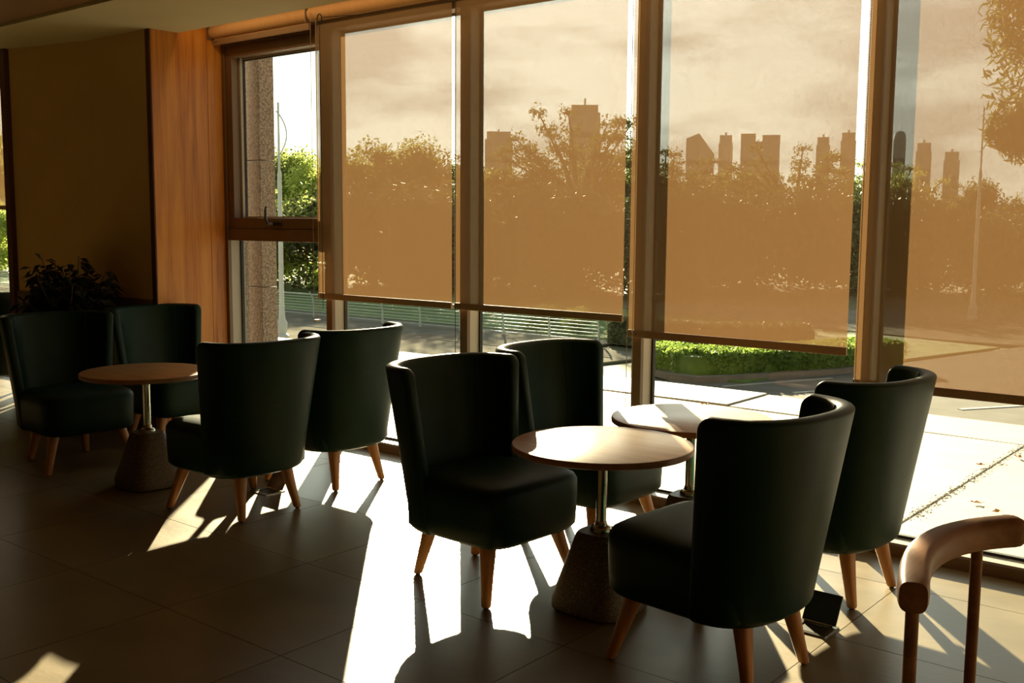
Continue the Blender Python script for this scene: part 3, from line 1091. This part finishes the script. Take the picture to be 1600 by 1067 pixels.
# ================================================================== CHAIRS
def shell_bm():
    b = bmesh.new()
    Z0, Z1, rc = 0.235, 0.975, 0.045
    th = 0.060
    nS = 44

    def plan(s, v, off):
        # s -1..1 round the U, v 0..1 in height, off = inward offset
        w = 0.300 + 0.070 * v ** 1.1
        R = 0.315 + 0.125 * v
        tipx = -0.075 - 0.065 * v
        n = 2.55
        a = (R + tipx) - off
        ww = w - off
        ang = s * PI / 2
        cx_, sy = abs(math.cos(ang)), math.sin(ang)
        x = tipx - a * cx_ ** (2 / n)
        y = ww * (1 if sy >= 0 else -1) * abs(sy) ** (2 / n)
        return x, y

    rings = []
    ss = [-1.0]
    # denser at the tips
    for i in range(nS + 1):
        ss.append(-1 + 2 * i / nS)
    ss.append(1.0)
    cnt = len(ss)
    # arc distance from tip (top level) for the corner rounding
    tops = [plan(s, 1, 0) for s in ss]
    dist = [0.0]
    for i in range(1, cnt):
        dist.append(dist[-1] + math.dist(tops[i], tops[i - 1]))
    tot = dist[-1]
    # remap: build s list by arc length for even spacing with rounding near tips
    want = [0, 0.004, 0.010, 0.020, 0.032, 0.045, 0.06]
    want += [0.06 + (tot - 0.12) * i / 36 for i in range(1, 36)]
    want += [tot - q for q in reversed([0, 0.004, 0.010, 0.020, 0.032, 0.045, 0.06])]
    sl2 = []
    for wv in want:
        for i in range(1, cnt):
            if dist[i] >= wv - 1e-9 and dist[i] > dist[i - 1]:
                f = (wv - dist[i - 1]) / (dist[i] - dist[i - 1])
                sl2.append(ss[i - 1] + (ss[i] - ss[i - 1]) * f)
                break
        else:
            sl2.append(1.0)
    for s, wv in zip(sl2, want):
        dtip = min(wv, tot - wv)
        u = max(0.0, 1 - dtip / rc)
        zt = Z1 - rc * (1 - math.sqrt(max(0, 1 - u * u)))
        zb_ = Z0 + 0.03 * (1 - math.sqrt(max(0, 1 - max(0, 1 - dtip / 0.03) ** 2))) * 0.3
        # thickness shrinks right at the tip so the edge is rounded
        e = max(0.0, 1 - dtip / 0.02)
        tk = th * (0.55 + 0.45 * math.sqrt(max(0, 1 - e * e)))
        o0 = (th - tk) / 2
        ring = []
        prof = []
        for k in range(5):      # bottom rounded outer
            a_ = PI / 2 * k / 4
            prof.append((0.035 * (1 - math.sin(a_)), 0.035 * (1 - math.cos(a_))))
        for off, dz in prof:
            ring.append((o0 + off, zb_ + dz))
        for k in range(1, 9):
            ring.append((o0, zb_ + 0.035 + (zt - 0.02 - zb_ - 0.035) * k / 8))
        for k in range(1, 8):
            a_ = PI * k / 8
            ring.append((o0 + tk / 2 - tk / 2 * math.cos(a_), zt - 0.02 + 0.02 * math.sin(a_)))
        for k in range(9):
            ring.append((o0 + tk, zt - 0.02 - (zt - 0.02 - zb_) * k / 8))
        pr = []
        for off, z in ring:
            v = (z - Z0) / (Z1 - Z0)
            x, y = plan(s, v, off)
            pr.append(Vector((x, y, z)))
        rings.append(pr)
    loft(b, rings)
    return b, plan


def rrect(hx0, hx1, hy, n, cnt=56):
    """rounded seat plan from x=hx0 (rear) to hx1 (front), half width hy"""
    cx_ = (hx0 + hx1) / 2
    a = (hx1 - hx0) / 2
    out = []
    for i in range(cnt):
        t = 2 * PI * i / cnt
        c, s = math.cos(t), math.sin(t)
        out.append((cx_ + a * math.copysign(abs(c) ** (2 / n), c), hy * math.copysign(abs(s) ** (2 / n), s)))
    return out


def seat_bm():
    b = bmesh.new()
    lv = [(0.238, 0.030, -0.012), (0.246, 0.012, -0.008), (0.265, 0.0, -0.004), (0.33, 0.0, 0.0), (0.42, 0.0, 0.004), (0.465, 0.002, 0.006),
          (0.488, 0.012, 0.004), (0.502, 0.032, 0.0), (0.511, 0.065, 0.0), (0.517, 0.115, 0.0), (0.519, 0.19, 0.0)]
    rings = []
    for z, ins, w in lv:
        pts = rrect(-0.27 + ins, 0.325 - ins + w * 0.5, 0.302 + w - ins, 6.0 - min(2.5, ins * 16))
        rings.append([Vector((x, y, z - (0.012 if x < 0 else 0) * (1 if z > 0.45 else 0) * min(1, -x / 0.2 if x < 0 else 0))) for x, y in pts])
    loft(b, rings)
    return b


def leg_bm(x0, y0, x1, y1):
    b = bmesh.new()
    rings = []
    for t, hw in ((0.0, 0.017), (0.03, 0.0195), (0.35, 0.0235), (0.7, 0.029), (1.0, 0.035)):
        z = 0.006 + t * 0.244
        cx_, cy_ = x1 + (x0 - x1) * t, y1 + (y0 - y1) * t
        r = []
        for i in range(12):
            a = 2 * PI * i / 12
            c, s = math.cos(a), math.sin(a)
            r.append(Vector((cx_ + hw * math.copysign(abs(c) ** 0.7, c), cy_ + hw * math.copysign(abs(s) ** 0.7, s), z)))
        rings.append(r)
    loft(b, rings)
    return b


def make_chair():
    t = empty('lounge_chair', (0, 0, 0))
    b, plan = shell_bm()
    back = obj('backrest', b, 'leather', t, 60)
    for s in (-0.52, 0.52):
        sb = bmesh.new()
        pts = []
        for k in range(14):
            z = 0.50 + k * (0.462 / 13)
            v = (z - 0.235) / 0.74
            x, y = plan(s, v, 0.0605)
            pts.append((x, y, z))
        tube(sb, pts, 0.0028, 6)
        obj('seam', sb, 'seam', back)
    seat = obj('seat', seat_bm(), 'leather', t, 60)
    for x0, y0, x1, y1 in ((0.205, 0.215, 0.262, 0.285), (0.205, -0.215, 0.262, -0.285), (-0.205, 0.15, -0.262, 0.188), (-0.205, -0.15, -0.262, -0.188)):
        lg = obj('leg', leg_bm(x0, y0, x1, y1), 'leg', t, 40)
        g = lathe([(0.011, 0), (0.012, 0.006)], 10, c=(x1, y1, 0))
        obj('glide', g, 'glide', lg)
    return t


chairs = [
    # x, y, facing angle, label
    (-2.985, 3.50, -3, 'dark green chair whose back faces the bright floor patch, seat toward the nearest table'),
    (-3.02, 4.30, 0, 'dark green chair by the window, facing the table behind the nearest one'),
    (-1.77, 3.375, 174.5, 'large dark green chair seen from behind, nearest the bent wood chair'),
    (-1.81, 4.40, 175, 'dark green chair seen from behind, against the lowest hanging blind'),
    (-6.54, 3.45, -5, 'dark green chair with lit seat in front of the potted plant'),
    (-6.62, 4.24, 0, 'dark green chair with lit back in front of the wood wall panel'),
    (-4.815, 3.50, 180, 'dark green chair seen from behind, hiding part of the far round table'),
    (-4.93, 4.26, 180, 'dark green chair seen from behind, between the far table and the window'),
    (-9.45, 4.32, 180, 'dark green chair cut by the picture edge, behind the plant'),
]
proto = make_chair()
for i, (x, y, a, lab) in enumerate(chairs):
    c = proto if i == 0 else copy_tree(proto)
    c.location = (x, y, 0)
    c.rotation_euler = (0, 0, math.radians(a))
    tag(c, lab, 'chair', 'green lounge chairs')


# ================================================================== TABLES
def make_table():
    t = empty('round_table', (0, 0, 0))
    b = lathe([(0.368, 0.672), (0.374, 0.676), (0.375, 0.690), (0.372, 0.6985), (0.368, 0.700)], 72)
    bm2 = b
    for f in bm2.faces:
        f.material_index = 0 if (f.normal.z > 0.5 or len(f.verts) > 10) else 1
    top = obj('tabletop', bm2, ['top', 'edge'], t, 30, recalc=True)
    b = lathe([(0.022, 0.335), (0.022, 0.672)], 24)
    obj('pole', b, 'chrome', t, 40)
    b = lathe([(0.046, 0.330), (0.046, 0.340), (0.040, 0.350), (0.028, 0.356), (0.024, 0.372), (0.022, 0.374)], 24)
    obj('collar', b, 'chrome', t, 40)
    b = lathe([(0.14, 0.664), (0.14, 0.672)], 28)
    obj('mounting_plate', b, 'black', t, 40)
    b = bmesh.new()
    rings = []
    for z, r in ((0.0, 0.160), (0.012, 0.174), (0.05, 0.174), (0.32, 0.090), (0.331, 0.082)):
        n = 3.6
        rings.append([Vector((r * math.copysign(abs(math.cos(q)) ** (2 / n), math.cos(q)), r * math.copysign(abs(math.sin(q)) ** (2 / n), math.sin(q)), z))
                      for q in [2 * PI * i / 40 for i in range(40)]])
    loft(b, rings)
    bs = obj('base', b, 'terrazzo', t, 35)
    return t


tp = make_table()
tables = [
    (-2.385, 3.52, 'round wooden table nearest the camera, on terrazzo cone base'),
    (-2.40, 4.28, 'round wooden table in full sun between window and nearest table'),
    (-5.63, 3.43, 'round wooden table with shaded top in front of the lit green chairs'),
    (-5.63, 4.24, 'round wooden table mostly hidden behind the pair of chair backs'),
]
for i, (x, y, lab) in enumerate(tables):
    c = tp if i == 0 else copy_tree(tp)
    c.location = (x, y, 0)
    c.rotation_euler = (0, 0, math.radians((0, 4, -3, 2)[i]))
    tag(c, lab, 'table', 'round cafe tables')

# ================================================================== BENT WOOD CHAIR (lower right)
wc = empty('bentwood_chair', (-0.35, 2.22, 0))
tag(wc, 'bent wood chair with thick curved back rail, cut off at the lower right', 'chair')
RZ = 0.93
ctr = [on_z(x, y, RZ) for x, y in ((1427, 934), (1430, 893), (1446, 866), (1478, 847), (1520, 836), (1560, 831), (1592, 829))]
org = Vector((-0.35, 2.22, 0))
# smooth the centre line
P = [p - org for p in ctr]


def catmull(P, t):
    n = len(P) - 1
    i = min(int(t * n), n - 1)
    u = t * n - i
    p0, p1, p2, p3 = P[max(i - 1, 0)], P[i], P[i + 1], P[min(i + 2, n)]
    return 0.5 * ((2 * p1) + (p2 - p0) * u + (2 * p0 - 5 * p1 + 4 * p2 - p3) * u * u + (3 * p1 - p0 - 3 * p2 + p3) * u ** 3)


b = bmesh.new()
rings = []
NR = 28
for i in range(NR + 1):
    t = i / NR
    p = catmull(P, t)
    tg = (catmull(P, min(1, t + 0.02)) - catmull(P, max(0, t - 0.02))).normalized()
    nn = Vector((-tg.y, tg.x, 0))
    sc = 1.0
    if i == 0 or i == NR:
        sc = 0.86
    elif i == 1 or i == NR - 1:
        sc = 0.97
    if i == 0:
        p = p - tg * 0.0
    hw, hh = 0.029 * sc, 0.034 * sc
    ring = []
    for k in range(20):
        a = 2 * PI * k / 20
        c, s = math.cos(a), math.sin(a)
        ring.append(p + nn * hw * math.copysign(abs(c) ** 0.62, c) + Vector((0, 0, hh * math.copysign(abs(s) ** 0.62, s))))
    rings.append(ring)
loft(b, rings)
obj('back_rail', b, 'rail_wood', wc, 50)
for t in (0.06, 0.70):
    p = catmull(P, t)
    b = lathe([(0.0115, 0.40), (0.0125, 0.45), (0.0125, 0.905)], 14, c=(p.x, p.y, 0))
    obj('back_post', b, 'rail_wood', wc, 40)
b = bmesh.new()
rings = []
for z, ins in ((0.42, 0.015), (0.43, 0.0), (0.445, 0.0), (0.455, 0.012)):
    rings.append([Vector((0.0 + x, y, z)) for x, y in rrect(-0.26 + ins, 0.24 - ins, 0.27 - ins, 4, 40)])
loft(b, rings)
obj('seat', b, 'rail_wood', wc, 40)
for sx in (-1, 1):
    for sy in (-1, 1):
        b = bmesh.new()
        tube(b, [(sx * 0.25, sy * 0.26, 0.0), (sx * 0.19, sy * 0.20, 0.425)], 0.02, 10, [0.013, 0.02])
        obj('leg', b, 'rail_wood', wc, 40)


# ================================================================== FLOOR BOXES
def floor_box(x, y, rz, label, open_=True):
    fbx = empty('floor_outlet_box', (x, y, 0), rz)
    tag(fbx, label, 'floor box', 'metal floor outlet boxes')
    b = bmesh.new()
    bx(b, -0.075, 0.075, -0.07, -0.05, 0.0, 0.005)
    bx(b, -0.075, 0.075, 0.05, 0.07, 0.0, 0.005)
    bx(b, -0.075, -0.055, -0.05, 0.05, 0.0, 0.005)
    bx(b, 0.055, 0.075, -0.05, 0.05, 0.0, 0.005)
    obj('frame', b, 'chrome', fbx)
    obj('socket_insert', box(-0.054, 0.054, -0.049, 0.049, -0.0005, 0.002), 'black', fbx)
    b = bmesh.new()
    tube(b, [(-0.06, 0.045, 0.008), (0.06, 0.045, 0.008)], 0.005, 8)
    obj('hinge', b, 'chrome', fbx, 40)
    lid = obj('lid', box(-0.07, 0.07, 0.0, 0.125, -0.004, 0.004, 0.001), 'black', fbx)
    lid.location = (0, 0.048, 0.010)
    lid.rotation_euler = (math.radians(58 if open_ else 4), 0, 0)
    return fbx


floor_box(-1.60, 3.88, 0.0, 'open floor outlet box with raised dark lid behind the largest chair')
floor_box(-4.96, 3.80, 0.0, 'small metal floor outlet box under the pair of chairs seen from behind', True)

# ================================================================== PLANT
random.seed(3)
px_, py_ = -7.62, 4.0
pt = empty('potted_plant', (px_, py_, 0))
tag(pt, 'dark leafy potted plant behind the lit green chairs against the beige wall', 'plant')
b = lathe([(0.13, 0), (0.14, 0.01), (0.17, 0.48), (0.175, 0.50), (0.160, 0.50), (0.155, 0.46)], 28)
obj('pot', b, 'pot', pt, 40)
sb, lbm = bmesh.new(), bmesh.new()
for s_ in range(44):
    a = random.uniform(0, 2 * PI)
    rr = random.uniform(0.08, 0.42)
    zt = random.uniform(0.95, 1.36) - rr * 0.25
    tip = Vector((math.cos(a) * rr, math.sin(a) * min(rr, 0.33) , zt))
    if tip.y > 0.30:
        tip.y = 0.30
    base = Vector((math.cos(a) * 0.05, math.sin(a) * 0.05, 0.46))
    mid = base.lerp(tip, 0.55) + Vector((0, 0, 0.12))
    tube(sb, [base, mid, tip], 0.006, 5, [0.008, 0.006, 0.003])
    for k in range(24):
        t = random.uniform(0.35, 1.0)
        p = mid.lerp(tip, (t - 0.35) / 0.65)
        d = Vector((random.gauss(0, 1), random.gauss(0, 1), random.gauss(-0.2, 0.45))).normalized()
        L = random.uniform(0.07, 0.12)
        sd = d.cross(Vector((0, 0, 1))).normalized() * L * 0.30
        q = p + d * 0.02
        if q.y + d.y * L > 0.345:
            d.y = -abs(d.y)
        sag = Vector((0, 0, -L * 0.35))
        v = [lbm.verts.new(c_) for c_ in (q, q + d * L * 0.45 + sd, q + d * L + sag, q + d * L * 0.45 - sd, q + d * L * 0.5 + Vector((0, 0, 0.006)))]
        lbm.faces.new((v[0], v[1], v[4]))
        lbm.faces.new((v[1], v[2], v[4]))
        lbm.faces.new((v[2], v[3], v[4]))
        lbm.faces.new((v[3], v[0], v[4]))
obj('stems', sb, 'bark', pt)
obj('foliage', lbm, 'plantleaf', pt, recalc=False)
obj('soil', lathe([(0.15, 0.44), (0.15, 0.455)], 20), 'pot', pt)


# ================================================================== FALLEN LEAVES ON THE TERRACE
def dry_leaf(px, py, rz, s, label):
    p = on_z(px, py, 0.0)
    b = bmesh.new()
    n = 10
    vs = []
    c = b.verts.new((0, 0, 0.004))
    for i in range(n):
        a = 2 * PI * i / n
        r = s * (1.0 if i % 2 == 0 else 0.55)
        vs.append(b.verts.new((r * math.cos(a), r * 0.55 * math.sin(a), 0.004 + 0.35 * s * abs(math.sin(a * 1.5)))))
    for i in range(n):
        b.faces.new((c, vs[i], vs[(i + 1) % n]))
    tube(b, [(s * 0.9, 0, 0.006), (s * 1.5, 0.01, 0.012)], 0.0015, 5)
    o = obj('fallen_leaf', b, 'dryleaf')
    o.location = (p.x, p.y, 0.002)
    o.rotation_euler = (0, 0, rz)
    tag(o, label, 'leaf', 'fallen leaves on the terrace')


dry_leaf(1524, 787, 0.4, 0.035, 'small curled dry leaf on the terrace above the bent wood rail')
dry_leaf(1558, 802, 1.2, 0.045, 'larger dry leaf on the terrace touching the bent wood rail outline')
dry_leaf(1591, 716, 2.2, 0.05, 'dark dry leaf beside the slab joint at the picture edge')
dry_leaf(1532, 728, 0.9, 0.04, 'dry leaf lying in the slab joint')
dry_leaf(1102, 634, 0.2, 0.05, 'tiny leaf on the sunlit terrace beyond the sunlit table')
# litter caught in the slab joint
random.seed(9)
lb2 = bmesh.new()
for _ in range(420):
    y = random.uniform(5.7, 8.25)
    x = -1.85 + random.gauss(0, 0.022)
    a = random.uniform(0, 2 * PI)
    s = random.uniform(0.006, 0.022)
    p = Vector((x, y, 0.003))
    d = Vector((math.cos(a) * 0.4, math.sin(a), 0)) * s
    e_ = Vector((-d.y, d.x, 0)) * 0.35 + Vector((0, 0, 0.004))
    v = [lb2.verts.new(p + q) for q in (-d, -e_ + Vector((0, 0, 0.006)), d, e_)]
    lb2.faces.new(v)
o = obj('leaf_litter', lb2, 'slabgap', recalc=False)
tag(o, 'dry litter caught along the long slab joint on the terrace', 'litter', kind='stuff')
